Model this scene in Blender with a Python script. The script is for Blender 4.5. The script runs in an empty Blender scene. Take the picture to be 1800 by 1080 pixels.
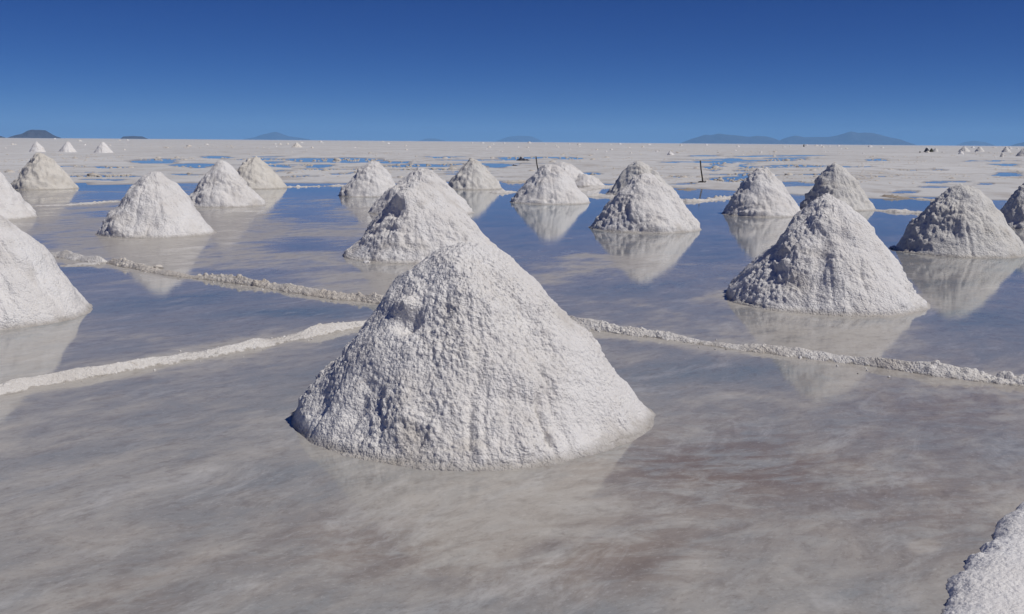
import bpy, math, random
import numpy as np
from mathutils import Matrix, Vector

# ------------------------------------------------------------------ camera, sky, sun, exposure
SC = bpy.context.scene
COL = SC.collection
W, H = 1800.0, 1080.0           # the photograph's own pixels, used only to lay out real positions
FPX = 1766.0
CAM_H = 1.6
PITCH = math.atan(290.5 / FPX)
ROLL = math.atan(15.0 / 1800.0)
_R = np.array([1.0, 0, 0]); _F = np.array([0, math.cos(PITCH), -math.sin(PITCH)])
_U = np.array([0, math.sin(PITCH), math.cos(PITCH)])
CR = _R * math.cos(ROLL) + _U * math.sin(ROLL)
CU = _U * math.cos(ROLL) - _R * math.sin(ROLL)

cam_d = bpy.data.cameras.new('camera')
cam_d.sensor_width = 36.0
cam_d.lens = 36.0 * FPX / W
cam_d.clip_start = 0.05
cam_d.clip_end = 200000.0
cam = bpy.data.objects.new('camera', cam_d)
COL.objects.link(cam)
m = Matrix(((CR[0], CU[0], -_F[0], 0), (CR[1], CU[1], -_F[1], 0), (CR[2], CU[2], -_F[2], CAM_H), (0, 0, 0, 1)))
cam.matrix_world = m
SC.camera = cam

SUN_EL, SUN_AZ = math.radians(53), math.radians(114)     # azimuth clockwise from +Y (straight ahead)
world = bpy.data.worlds.new("World"); SC.world = world; world.use_nodes = True
nt = world.node_tree
bg = nt.nodes['Background']
sky = nt.nodes.new('ShaderNodeTexSky'); sky.sky_type = 'NISHITA'; sky.sun_disc = False
sky.sun_elevation = SUN_EL; sky.sun_rotation = SUN_AZ
sky.altitude = 3650; sky.air_density = 0.5; sky.dust_density = 0.0; sky.ozone_density = 8.0
# the deep, saturated blue of thin air: a contrast curve per channel on the sky's own colour
_sp = nt.nodes.new('ShaderNodeSeparateColor'); _cb = nt.nodes.new('ShaderNodeCombineColor')
nt.links.new(sky.outputs[0], _sp.inputs[0])
for _k, (_p, _g, _o) in enumerate(((2.0, .15, .02), (1.42, .275, .06), (.88, .93, 0))):
    _a = nt.nodes.new('ShaderNodeMath'); _a.operation = 'POWER'; _a.inputs[1].default_value = _p
    _b = nt.nodes.new('ShaderNodeMath'); _b.operation = 'MULTIPLY'; _b.inputs[1].default_value = _g
    nt.links.new(_sp.outputs[_k], _a.inputs[0]); nt.links.new(_a.outputs[0], _b.inputs[0])
    _c = nt.nodes.new('ShaderNodeMath'); _c.operation = 'ADD'; _c.inputs[1].default_value = _o
    nt.links.new(_b.outputs[0], _c.inputs[0]); nt.links.new(_c.outputs[0], _cb.inputs[_k])
nt.links.new(_cb.outputs[0], bg.inputs[0]); bg.inputs[1].default_value = 0.086

sun_d = bpy.data.lights.new('sun', 'SUN'); sun_d.energy = 3.6; sun_d.angle = math.radians(0.5)
sun_d.color = (1.0, 0.955, 0.885)
sun = bpy.data.objects.new('sun', sun_d); COL.objects.link(sun)
sdir = Vector((math.sin(SUN_AZ) * math.cos(SUN_EL), math.cos(SUN_AZ) * math.cos(SUN_EL), math.sin(SUN_EL)))
sun.rotation_euler = sdir.to_track_quat('Z', 'Y').to_euler()
SC.view_settings.view_transform = 'Standard'; SC.view_settings.look = 'None'
SC.view_settings.gamma = 1.0; SC.view_settings.use_curve_mapping = False
SC.view_settings.exposure = -0.20
SC.cycles.max_bounces = 6; SC.cycles.diffuse_bounces = 3; SC.cycles.glossy_bounces = 3
SC.cycles.volume_bounces = 2

# ------------------------------------------------------------------ layout helpers
def ray(px, py):
    d = _F + CR * (px - W / 2) / FPX - CU * (py - H / 2) / FPX
    return d / np.linalg.norm(d)
def ground(px, py, z=0.0):
    d = ray(px, py)
    t = (z - CAM_H) / d[2]
    return d[0] * t, d[1] * t
def project(x, y, z=0.0):
    v = np.stack([x, y, np.broadcast_to(z, np.shape(x)) - CAM_H], -1)
    dep = v @ _F
    dep = np.where(dep < 0.05, np.nan, dep)
    return W / 2 + FPX * (v @ CR) / dep, H / 2 - FPX * (v @ CU) / dep
_hx = [-200, 0, 300, 600, 900, 1200, 1500, 1800, 2000]; _hy = [249, 246, 243.5, 243, 245, 250, 256, 261, 266]
def fix(px, py):
    """lens curvature: things close to the horizon keep their height relative to it"""
    act = np.interp(px, _hx, _hy); lin = 242 + 15 * px / 1800
    w = min(1, max(0, (315 - py) / 40))
    return px, py + (lin - act) * w

# ------------------------------------------------------------------ noise (vectorised)
def _hash(ix, iy, iz, s):
    h = (ix.astype(np.int64) * 374761393 + iy.astype(np.int64) * 668265263 + iz.astype(np.int64) * 2147483647 + s * 1274126177) & 0xffffffff
    h = ((h ^ (h >> 13)) * 1274126177) & 0xffffffff
    h = ((h ^ (h >> 16)) * 2246822519) & 0xffffffff
    return (h ^ (h >> 15)) & 0xffffffff
def _rnd(ix, iy, iz, s): return _hash(ix, iy, iz, s) / 4294967296.0
def vnoise(P, s=0):
    I = np.floor(P).astype(np.int64); f = P - I; u = f * f * f * (f * (f * 6 - 15) + 10)
    r = 0
    for dx in (0, 1):
        wx = u[:, 0] if dx else 1 - u[:, 0]
        for dy in (0, 1):
            wy = u[:, 1] if dy else 1 - u[:, 1]
            for dz in (0, 1):
                wz = u[:, 2] if dz else 1 - u[:, 2]
                r = r + wx * wy * wz * _rnd(I[:, 0] + dx, I[:, 1] + dy, I[:, 2] + dz, s)
    return r * 2 - 1
def fbm(P, o=4, s=0, g=0.5):
    a, t, r = 1.0, 0.0, 0
    for k in range(o):
        r = r + a * vnoise(P * 2.0 ** k + 17.3 * k, s + k); t += a; a *= g
    return r / t
def blobs(P, s=0, rmin=.3, rmax=.62, dens=.9):
    """union of random spheres, one per cell: height 0..rmax"""
    I = np.floor(P).astype(np.int64); best = np.zeros(len(P))
    for dx in (-1, 0, 1):
        for dy in (-1, 0, 1):
            for dz in (-1, 0, 1):
                a, b, c = I[:, 0] + dx, I[:, 1] + dy, I[:, 2] + dz
                h = _hash(a, b, c, s)
                d2 = (a + (h & 1023) / 1023. - P[:, 0]) ** 2 + (b + ((h >> 10) & 1023) / 1023. - P[:, 1]) ** 2 + (c + ((h >> 20) & 1023) / 1023. - P[:, 2]) ** 2
                q = _rnd(a, b, c, s + 7)
                R = np.where(q < dens, rmin + (rmax - rmin) * (q / dens) ** 2, 0)
                best = np.maximum(best, R * R - d2)
    return np.sqrt(best)

# ------------------------------------------------------------------ mesh helpers
def tag(o, label=None, cat=None, group=None, kind=None):
    if label: o['label'] = label
    if cat: o['category'] = cat
    if group: o['group'] = group
    if kind: o['kind'] = kind
    return o
def mesh_obj(name, V, F, mat, parent=None, smooth=True, attrs=None, loc=(0, 0, 0)):
    me = bpy.data.meshes.new(name)
    V = np.asarray(V, dtype=np.float32); F = np.asarray(F, dtype=np.int32)
    k = F.shape[1]
    me.vertices.add(len(V)); me.vertices.foreach_set('co', V.ravel())
    me.loops.add(F.size); me.loops.foreach_set('vertex_index', F.ravel())
    me.polygons.add(len(F)); me.polygons.foreach_set('loop_start', np.arange(0, F.size, k, dtype=np.int32))
    me.polygons.foreach_set('loop_total', np.full(len(F), k, dtype=np.int32))
    me.update(calc_edges=True); me.validate()
    if smooth: me.polygons.foreach_set('use_smooth', np.ones(len(me.polygons), dtype=bool))
    for n, a in (attrs or {}).items():
        at = me.attributes.new(n, 'FLOAT', 'POINT'); at.data.foreach_set('value', np.asarray(a, dtype=np.float32))
    me.materials.append(mat)
    o = bpy.data.objects.new(name, me); o.location = loc; COL.objects.link(o)
    if parent: o.parent = parent
    return o
def grid_faces(nr, nc, wrap=False):
    i = np.arange(nr - 1)[:, None]; j = np.arange(nc if wrap else nc - 1)[None, :]
    j2 = (j + 1) % nc
    return np.stack([i * nc + j, (i + 1) * nc + j, (i + 1) * nc + j2, i * nc + j2], -1).reshape(-1, 4)

# ------------------------------------------------------------------ materials
def new_mat(name):
    mt = bpy.data.materials.new(name); mt.use_nodes = True
    t = mt.node_tree; b = t.nodes['Principled BSDF']
    return mt, t, b
def N(t, kind, **kw):
    n = t.nodes.new(kind)
    for k, v in kw.items():
        if k.startswith('i_'):
            key = k[2:]; n.inputs[int(key) if key.isdigit() else key.replace('_', ' ')].default_value = v
        else: setattr(n, k, v)
    return n
def ramp(t, fac, stops):
    r = t.nodes.new('ShaderNodeValToRGB'); e = r.color_ramp.elements
    while len(e) < len(stops): e.new(0.5)
    for q, (p, c) in zip(e, stops):
        q.position = p; q.color = c if len(c) == 4 else (*c, 1)
    t.links.new(fac, r.inputs[0]); return r.outputs[0]
def mixc(t, fac, a, b, mode='MIX'):
    n = N(t, 'ShaderNodeMix', data_type='RGBA', blend_type=mode)
    for s, v in ((n.inputs[0], fac), (n.inputs[6], a), (n.inputs[7], b)):
        if hasattr(v, 'is_output'): t.links.new(v, s)
        else: s.default_value = v if isinstance(v, (int, float)) else (*v, 1)
    return n.outputs[2]
def mathn(t, op, a, b=None, clamp=False):
    n = N(t, 'ShaderNodeMath', operation=op, use_clamp=clamp)
    for s, v in ((n.inputs[0], a), (n.inputs[1], b)):
        if v is None: continue
        if hasattr(v, 'is_output'): t.links.new(v, s)
        else: s.default_value = v
    return n.outputs[0]

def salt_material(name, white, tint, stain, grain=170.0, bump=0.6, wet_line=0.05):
    mt, t, b = new_mat(name)
    geo = N(t, 'ShaderNodeNewGeometry'); pos = geo.outputs['Position']
    n1 = N(t, 'ShaderNodeTexNoise', i_Scale=2.2, i_Detail=5.0, i_Roughness=.6); t.links.new(pos, n1.inputs[0])
    n2 = N(t, 'ShaderNodeTexNoise', i_Scale=14.0, i_Detail=4.0, i_Roughness=.6); t.links.new(pos, n2.inputs[0])
    n3 = N(t, 'ShaderNodeTexNoise', i_Scale=grain, i_Detail=3.0, i_Roughness=.7); t.links.new(pos, n3.inputs[0])
    n5 = N(t, 'ShaderNodeTexNoise', i_Scale=grain * .33, i_Detail=2.0, i_Roughness=.6); t.links.new(pos, n5.inputs[0])
    c = mixc(t, ramp(t, n1.outputs[0], [(.38, (0, 0, 0)), (.66, (1, 1, 1))]), white, tint)
    c = mixc(t, ramp(t, n2.outputs[0], [(.60, (0, 0, 0)), (.78, (.7, .7, .7))]), c, stain)
    # browner in the low places between clumps and in scattered patches
    at = N(t, 'ShaderNodeAttribute', attribute_name='brown_fac')
    c = mixc(t, at.outputs['Fac'], c, (.40, .35, .29))
    sx = N(t, 'ShaderNodeSeparateXYZ'); t.links.new(pos, sx.inputs[0])
    zz = mathn(t, 'ADD', sx.outputs[2], mathn(t, 'MULTIPLY', mathn(t, 'SUBTRACT', n2.outputs[0], .5), .08))
    wet = N(t, 'ShaderNodeMapRange', clamp=True); t.links.new(zz, wet.inputs[0])
    wet.inputs[1].default_value = wet_line; wet.inputs[2].default_value = 0.0
    c = mixc(t, mathn(t, 'MULTIPLY', wet.outputs[0], .7), c, (.30, .27, .23))
    c = mixc(t, mathn(t, 'MULTIPLY', ramp(t, n3.outputs[0], [(.3, (1, 1, 1)), (.55, (0, 0, 0))]), .22), c, (.45, .44, .43))
    t.links.new(c, b.inputs['Base Color'])
    b.inputs['Roughness'].default_value = .72; b.inputs['Specular IOR Level'].default_value = .35
    vo = N(t, 'ShaderNodeTexVoronoi', i_Scale=grain * .42, i_Randomness=1.0); t.links.new(pos, vo.inputs[0])
    vp = N(t, 'ShaderNodeTexVoronoi', i_Scale=grain * .17, i_Randomness=1.0)
    wp = N(t, 'ShaderNodeVectorMath', operation='ADD'); sc = N(t, 'ShaderNodeVectorMath', operation='SCALE'); sc.inputs[3].default_value = .03
    t.links.new(n5.outputs[1], sc.inputs[0]); t.links.new(pos, wp.inputs[0]); t.links.new(sc.outputs[0], wp.inputs[1]); t.links.new(wp.outputs[0], vp.inputs[0])
    hgt = mathn(t, 'ADD', mathn(t, 'MULTIPLY', n3.outputs[0], .5), mathn(t, 'MULTIPLY', n5.outputs[0], 1.2))
    hgt = mathn(t, 'SUBTRACT', hgt, mathn(t, 'MULTIPLY', vo.outputs['Distance'], .55))
    hgt = mathn(t, 'SUBTRACT', hgt, mathn(t, 'MULTIPLY', vp.outputs['Distance'], .9))
    bp = N(t, 'ShaderNodeBump', i_Strength=bump, i_Distance=.022); t.links.new(hgt, bp.inputs['Height'])
    t.links.new(bp.outputs[0], b.inputs['Normal'])
    return mt
M_SALT = salt_material('white_salt', (.83, .815, .80), (.76, .735, .71), (.68, .63, .58))
M_SALT_CREAM = salt_material('cream_salt', (.76, .725, .66), (.68, .64, .57), (.56, .50, .43))
M_SALT_SHADE_GREY = salt_material('shade_grey_salt', (.74, .725, .695), (.66, .64, .60), (.54, .50, .45))  # white salt with the grey of side-lit piles put into its colour
M_RIDGE = salt_material('ridge_salt', (.82, .80, .77), (.74, .71, .67), (.58, .52, .45), wet_line=.010)
M_RIDGE_BROWN = salt_material('muddy_ridge_salt', (.74, .70, .64), (.60, .545, .48), (.44, .37, .30), wet_line=.02)
M_LUMP = salt_material('loose_salt', (.85, .84, .83), (.79, .77, .75), (.68, .64, .60), bump=.35, wet_line=.004)
M_CRUST = salt_material('brown_salt_crust', (.42, .36, .29), (.32, .25, .19), (.22, .16, .11), wet_line=.02)

def simple(name, col, col2, rough=.8, scale=8.0, bump=.3):
    mt, t, b = new_mat(name)
    tc = N(t, 'ShaderNodeTexCoord')
    n = N(t, 'ShaderNodeTexNoise', i_Scale=scale, i_Detail=5.0); t.links.new(tc.outputs['Object'], n.inputs[0])
    t.links.new(mixc(t, ramp(t, n.outputs[0], [(.35, (0, 0, 0)), (.65, (1, 1, 1))]), col, col2), b.inputs['Base Color'])
    b.inputs['Roughness'].default_value = rough
    bp = N(t, 'ShaderNodeBump', i_Strength=bump, i_Distance=.01); t.links.new(n.outputs[0], bp.inputs['Height'])
    t.links.new(bp.outputs[0], b.inputs['Normal'])
    return mt
M_POLE = simple('dark_weathered_wood', (.025, .022, .022), (.05, .043, .038), .75, 20)
M_TARP = simple('dark_blue_cloth', (.018, .024, .045), (.035, .042, .065), .7, 5)
M_OLIVE = simple('dark_olive_sacking', (.022, .026, .014), (.05, .052, .03), .85, 5)
M_HAZED_ROCK = simple('hazed_hill_rock', (.05, .06, .09), (.08, .085, .11), .9, .004, 0)  # blue of the distance haze is mixed into the rock colour

def water_material():
    mt, t, b = new_mat('shallow_brine_over_salt_bed')
    geo = N(t, 'ShaderNodeNewGeometry'); pos = geo.outputs['Position']
    dep = N(t, 'ShaderNodeAttribute', attribute_name='deep').outputs['Fac']
    bro = N(t, 'ShaderNodeAttribute', attribute_name='brown').outputs['Fac']
    def aniso(scale, ang, sx, sy, detail=5.0, rough=.6, dist=.6):
        mp = N(t, 'ShaderNodeMapping', vector_type='TEXTURE'); mp.inputs['Rotation'].default_value = (0, 0, math.radians(ang))
        mp.inputs['Scale'].default_value = (1 / sx, 1 / sy, 1); t.links.new(pos, mp.inputs[0])
        n = N(t, 'ShaderNodeTexNoise', i_Scale=scale, i_Detail=detail, i_Roughness=rough, i_Distortion=dist)
        t.links.new(mp.outputs[0], n.inputs[0]); return n.outputs[0]
    swirl = N(t, 'ShaderNodeTexNoise', i_Scale=.45, i_Detail=3.0, i_Roughness=.5); t.links.new(geo.outputs['Position'], swirl.inputs[0])
    sws = N(t, 'ShaderNodeVectorMath', operation='SCALE'); sws.inputs[3].default_value = .6; t.links.new(swirl.outputs[1], sws.inputs[0])
    swa = N(t, 'ShaderNodeVectorMath', operation='ADD'); t.links.new(geo.outputs['Position'], swa.inputs[0]); t.links.new(sws.outputs[0], swa.inputs[1]); pos = swa.outputs[0]
    a1 = aniso(.8, 40, 1.0, 1.6, 7.0, .62, .5)
    a2 = aniso(2.4, 52, 1.0, 1.9, 7.0, .62, .4)
    a2b = aniso(3.2, 14, 1.0, 2.4, 6.0, .65, .5)
    a3 = aniso(8., 50, 1.0, 1.7, 7.0, .68, .4)
    # how deep the brine stands here: mapped large shapes broken up by drifts in the silt
    d = mathn(t, 'ADD', dep, mathn(t, 'MULTIPLY', mathn(t, 'SUBTRACT', a1, .5), 1.25))
    d = mathn(t, 'ADD', d, mathn(t, 'MULTIPLY', mathn(t, 'SUBTRACT', a2, .5), .95), True)
    bed = ramp(t, d, [(.1, (.47, .445, .405)), (.35, (.37, .36, .34)), (.62, (.295, .31, .315)), (1, (.19, .245, .28))])
    bm = mathn(t, 'MULTIPLY', bro, ramp(t, a2b, [(.40, (0, 0, 0)), (.58, (1, 1, 1))]))
    bed = mixc(t, bm, bed, (.215, .155, .12))
    film = ramp(t, aniso(1.6, 58, 1, 2.6, 11.0, .72, .5), [(.54, (0, 0, 0)), (.74, (1, 1, 1))])
    bed = mixc(t, mathn(t, 'MULTIPLY', film, .62), bed, (.62, .61, .59))
    bed = mixc(t, mathn(t, 'MULTIPLY', ramp(t, a3, [(.34, (1, 1, 1)), (.5, (0, 0, 0))]), .34), bed, (.17, .14, .12))
    f1 = aniso(34., 30, 1, 1.5, 6.0, .75, .3)          # salt grains and dark specks on the bed
    bed = mixc(t, mathn(t, 'MULTIPLY', ramp(t, f1, [(.56, (0, 0, 0)), (.68, (1, 1, 1))]), .40), bed, (.60, .585, .56))
    bed = mixc(t, mathn(t, 'MULTIPLY', ramp(t, f1, [(.34, (1, 1, 1)), (.44, (0, 0, 0))]), .34), bed, (.19, .155, .13))
    t.links.new(bed, b.inputs['Base Color'])
    rg = N(t, 'ShaderNodeMapRange', clamp=True); t.links.new(d, rg.inputs[0])
    rg.inputs[1].default_value = 0; rg.inputs[2].default_value = .7; rg.inputs[3].default_value = .06; rg.inputs[4].default_value = .015
    t.links.new(rg.outputs[0], b.inputs['Roughness'])
    b.inputs['IOR'].default_value = 1.38
    w1 = aniso(6.0, 12, 1.0, 3.0, 3.0)
    w2 = aniso(30., -8, 1.0, 2.0, 2.0)
    hh = mathn(t, 'ADD', mathn(t, 'MULTIPLY', w1, 1.0), mathn(t, 'MULTIPLY', w2, .25))
    bp = N(t, 'ShaderNodeBump', i_Strength=.06, i_Distance=.006); t.links.new(hh, bp.inputs['Height'])
    t.links.new(bp.outputs[0], b.inputs['Normal'])
    # where the silt reaches the surface it is only damp, and hardly mirrors
    dm = t.nodes.new('ShaderNodeBsdfPrincipled'); t.links.new(bed, dm.inputs['Base Color'])
    dm.inputs['Roughness'].default_value = .38; dm.inputs['Specular IOR Level'].default_value = .22
    bp2 = N(t, 'ShaderNodeBump', i_Strength=.4, i_Distance=.01); t.links.new(a3, bp2.inputs['Height']); t.links.new(bp2.outputs[0], dm.inputs['Normal'])
    ms = t.nodes.new('ShaderNodeMixShader')
    t.links.new(ramp(t, d, [(.0, (.12, .12, .12)), (.16, (.6, .6, .6)), (.38, (1, 1, 1))]), ms.inputs[0])
    t.links.new(dm.outputs[0], ms.inputs[1]); t.links.new(b.outputs[0], ms.inputs[2])
    t.links.new(ms.outputs[0], t.nodes['Material Output'].inputs[0])
    return mt

def flat_material():
    mt, t, b = new_mat('dry_salt_crust')
    geo = N(t, 'ShaderNodeNewGeometry'); pos = geo.outputs['Position']
    def ns(scale, det=6.0, r=.65, sy=1.0):
        mp = N(t, 'ShaderNodeMapping'); mp.inputs['Scale'].default_value = (1, sy, 1); t.links.new(pos, mp.inputs[0])
        n = N(t, 'ShaderNodeTexNoise', i_Scale=scale, i_Detail=det, i_Roughness=r); t.links.new(mp.outputs[0], n.inputs[0]); return n.outputs[0]
    big = ns(.035, 6, .6, .6); mid = ns(.45, 6, .7, .45); fine = ns(4.0, 5)
    c = mixc(t, ramp(t, big, [(.35, (0, 0, 0)), (.65, (1, 1, 1))]), (.66, .66, .655), (.56, .555, .545))
    c = mixc(t, mathn(t, 'MULTIPLY', ramp(t, mid, [(.50, (0, 0, 0)), (.64, (1, 1, 1))]), .6), c, (.38, .34, .30))
    c = mixc(t, mathn(t, 'MULTIPLY', ramp(t, mid, [(.30, (1, 1, 1)), (.44, (0, 0, 0))]), .5), c, (.76, .75, .74))
    c = mixc(t, mathn(t, 'MULTIPLY', ramp(t, fine, [(.56, (0, 0, 0)), (.72, (1, 1, 1))]), .4), c, (.36, .32, .28))
    wet = N(t, 'ShaderNodeAttribute', attribute_name='wet').outputs['Fac']
    c = mixc(t, wet, c, (.36, .35, .335))
    t.links.new(c, b.inputs['Base Color']); b.inputs['Specular IOR Level'].default_value = .3
    rg = mathn(t, 'SUBTRACT', .8, mathn(t, 'MULTIPLY', wet, .45)); t.links.new(rg, b.inputs['Roughness'])
    bp = N(t, 'ShaderNodeBump', i_Strength=.5, i_Distance=.03); t.links.new(fine, bp.inputs['Height'])
    t.links.new(bp.outputs[0], b.inputs['Normal'])
    return mt

# ------------------------------------------------------------------ the ground and the water
def polar_angles(dense, half=0.62):
    a = np.arange(-half, half + dense / 2, dense)
    rest = np.linspace(half, 2 * math.pi - half, 60)[1:-1]
    return np.concatenate([a, rest])          # clockwise from +Y
def polar(rr, aa):
    R, A = np.meshgrid(rr, aa, indexing='ij')
    return (R * np.sin(A)).ravel(), (R * np.cos(A)).ravel(), grid_faces(len(rr), len(aa), True)

SHORE = [(-600, 330), (0, 326), (140, 324), (500, 323), (600, 322), (700, 322), (884, 318), (950, 319), (1062, 321), (1187, 332),
         (1290, 336), (1410, 344), (1540, 348), (1640, 350), (1750, 353), (1900, 358), (2400, 372)]
PUDDLES = [(268, 284.5, 34, 2.6), (290, 281, 22, 1.8), (380, 275, 22, 1.6), (344, 290.5, 32, 3), (460, 278, 20, 2), (472, 284, 18, 1.6), (492, 291, 16, 2),
           (550, 279, 42, 3.2), (563, 290.5, 23, 2.6), (176, 311.5, 56, 1.6), (330, 307, 26, 1.4), (205, 295, 26, 1.2), (340, 331, 30, 6),
           (180, 318, 40, 1.2), (520, 312, 34, 1.1), (622, 279, 42, 4), (690, 283, 30, 2), (745, 289, 42, 2.4), (876, 289.5, 22, 3.2), (780, 274, 14, 1),
           (790, 305, 16, 1.4), (900, 276, 20, 1.4), (1000, 276, 24, 1.6), (1252, 296, 9, 4), (1258, 290, 9, 3.2), (1268, 285, 12, 2.6),
           (1287, 280, 18, 2), (1310, 292.5, 8, 4.5), (1262, 307, 20, 1.6), (1294, 315, 36, 3.2), (1312, 307, 16, 2.2), (1385, 323.5, 26, 3.2),
           (1412, 325, 18, 2.6), (1774, 308.5, 26, 2.6), (1663, 321, 28, 1.6), (1638, 330, 24, 1.8), (1592, 339, 20, 2.4), (1724, 324, 12, 1.4),
           (1544, 283, 14, 1.6), (1380, 282, 18, 1.4), (1190, 312, 14, 1), (1205, 323, 16, 1.4), (600, 306, 24, 1.0), (1770, 292, 26, 1.6), (1030, 305, 16, 2)]
_rp = random.Random(8)
for _i in range(46):
    _x = _rp.choice((_rp.uniform(150, 960), _rp.uniform(150, 960), _rp.uniform(1150, 1800))); _y = _rp.uniform(271, 312)
    PUDDLES.append((_x, _y, _rp.uniform(14, 60) * (1.3 if _y < 295 else .8), _rp.uniform(.4, 1.1)))
def flat_height(x, y):
    P = np.stack([x, y, x * 0], -1)
    r = np.hypot(x, y)
    px, py = project(x, y)
    ok = np.isfinite(px) & (r < 600) & (px > -900) & (px < 2700)
    px = np.where(ok, px, 900); py = np.where(ok, py, 250)
    act = np.interp(px, _hx, _hy); lin = 242 + 15 * px / 1800
    w = np.clip((315 - py) / 40, 0, 1)
    pyp = py - (lin - act) * w                     # back to the photo's own rows
    pyw = pyp + 3.2 * fbm(P / np.array([1.6, 5.0, 1]), 4, 5) * np.clip((pyp - 255) / 60, .2, 1.4)
    pxw = px + 24 * fbm(P / np.array([1.0, 3.0, 1]) + 40, 4, 9)
    sh = np.interp(px, [s[0] for s in SHORE], [s[1] for s in SHORE])
    wetp = np.full(len(x), -3.0)
    for cx, cy, a, b_ in PUDDLES:
        e = 1 - np.sqrt(((pxw - cx) / (a * 1.15)) ** 2 + ((pyw - cy) / (b_ * 1.2)) ** 2)
        wetp = np.maximum(wetp, e)
    inland = sh - pyw                              # >0 = dry flat
    z = 0.03 + 0.012 * fbm(P / 6.0, 3, 2)
    z = np.where(wetp > -.25, np.minimum(z, -.035 * wetp * 1.3), z)
    z = np.where(ok & (r < 60), np.minimum(z, np.clip(inland * .012, -.12, .1)), z)
    z = np.where(~ok & (r < 40), -.12, z)
    z = np.where(r > 250, .03, z)
    wet = np.clip(1.1 - np.maximum(z, 0) / .022, 0, 1) * .8
    return z, wet

inv = np.concatenate([np.linspace(1 / 1.0, 1 / 22.0, 24)[:-1], np.linspace(1 / 22.0, 1 / 220.0, 190)[:-1], 1 / np.geomspace(220, 26500, 60)])
fx, fy, ff = polar(1 / inv, polar_angles(.0011))
fz, fwet = flat_height(fx, fy)
V = np.stack([fx, fy, fz], -1); c0 = len(V); V = np.vstack([V, [[0, 0, -.12]]])
M_FLAT = flat_material()
flat = mesh_obj('salt_flat', V, ff, M_FLAT, attrs={'wet': np.append(fwet, 0)})
tag(flat, kind='structure')

DEEP = [  # x, y, half width, half height, amount: how the photo's pans lie (photo pixels)
    (1020, 372, 260, 26, .60), (740, 345, 130, 14, .45), (540, 334, 110, 7, .55), (180, 328, 70, 6, .8), (190, 345, 50, 4, .45), (190, 376, 50, 4, .45),
    (530, 380, 60, 12, .3), (540, 433, 50, 7, .6), (640, 452, 60, 6, .3), (930, 420, 160, 34, .28), (1600, 358, 120, 12, .7), (1560, 400, 70, 34, .55), (1250, 430, 90, 40, .3),
    (1080, 505, 140, 10, .3), (1740, 560, 120, 50, .40), (380, 535, 300, 46, .30), (130, 480, 80, 14, .4), (1190, 650, 190, 26, .25),
    (600, 610, 60, 30, .15), (1780, 470, 60, 26, .5), (520, 545, 120, 14, .25), (150, 720, 200, 50, .10), (1000, 345, 200, 8, .3),
    (260, 398, 260, 32, -.85), (350, 456, 290, 20, -.75), (640, 500, 110, 24, -.6), (600, 405, 80, 16, -.4), (1080, 462, 110, 10, -.35), (960, 485, 120, 10, -.3), (860, 510, 120, 18, -.3), (1420, 600, 180, 30, -.42), (1060, 460, 90, 12, -.25),
    (620, 372, 60, 10, -.25), (560, 352, 30, 3, -.5), (120, 345, 140, 8, -.25), (100, 362, 140, 6, -.3), (860, 900, 360, 70, -.18), (1100, 950, 300, 100, -.1), (300, 1000, 400, 100, -.10), (1608, 958, 26, 11, -.6), (1775, 890, 40, 14, -.5)]
BROWN = [(1250, 830, 260, 80, .8), (1080, 980, 220, 60, .6), (650, 960, 160, 60, .5), (1650, 900, 220, 120, .45), (1650, 700, 220, 60, .45), (300, 980, 250, 80, .2), (300, 405, 250, 30, .15), (250, 1050, 100, 30, .4)]
inv = np.concatenate([np.linspace(1 / .9, 1 / 4.0, 90)[:-1], np.linspace(1 / 4.0, 1 / 60.0, 300)[:-1], 1 / np.geomspace(60, 700, 60)])
wx, wy, wf = polar(1 / inv, polar_angles(.0035))
px, py = project(wx, wy)
ok = np.isfinite(px) & (np.abs(px - 900) < 2200) & (py < 2200)
px = np.where(ok, px, 900); py = np.where(ok, py, 1300)
P = np.stack([wx, wy, wx * 0], -1)
pxw = px + 30 * fbm(P / 1.5, 3, 31) * np.clip(8 / np.hypot(wx, wy), .4, 2); pyw = py + 12 * fbm(P / 1.1, 3, 37) * np.clip((py - 250) / 200, .2, 2)
deep = np.full(len(wx), .38); brown = np.zeros(len(wx))
for cx, cy, a, b_, v in DEEP: deep += v * np.exp(-(((pxw - cx) / a) ** 2 + ((pyw - cy) / b_) ** 2) ** 1.3)
for cx, cy, a, b_, v in BROWN: brown += v * np.exp(-(((pxw - cx) / a) ** 2 + ((pyw - cy) / b_) ** 2))
# silt banked up pale against the ridges and round the feet of the piles
for line in ([(-60, 706), (0, 690), (165, 661), (330, 629), (477, 601), (649, 570), (720, 556)], [(60, 446), (188, 462), (300, 483), (500, 510), (690, 533), (860, 553)],
             [(900, 556), (1010, 574), (1180, 595), (1400, 625), (1600, 650), (1880, 684)]):
    L_ = np.array([ground(*p_) for p_ in line]); dmin = np.full(len(wx), 9.0)
    for a_, b_ in zip(L_[:-1], L_[1:]):
        ab = b_ - a_; tt = np.clip(((wx - a_[0]) * ab[0] + (wy - a_[1]) * ab[1]) / (ab @ ab), 0, 1)
        dmin = np.minimum(dmin, np.hypot(wx - a_[0] - tt * ab[0], wy - a_[1] - tt * ab[1]))
    deep -= .55 * np.exp(-(dmin / .24) ** 2)
for (qx, qy, qr, qa) in ((-.235, 5.87, 1.06, .10), (3.26, 10.39, 1.01, .30)):
    deep -= qa * np.exp(-(np.clip(np.hypot(wx - qx, wy - qy) - qr, 0, 9) / .22) ** 2)
deep = np.where(py < 318, .85, deep)               # the thin puddles out on the flat
WV = np.vstack([np.stack([wx, wy, wx * 0], -1), [[0, 0, 0]]])
wfc = wf
water = mesh_obj('water', WV, wfc, water_material(), attrs={'deep': np.append(np.clip(deep, 0, 1.2), .3), 'brown': np.append(np.clip(brown, 0, 1), .3)})
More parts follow.
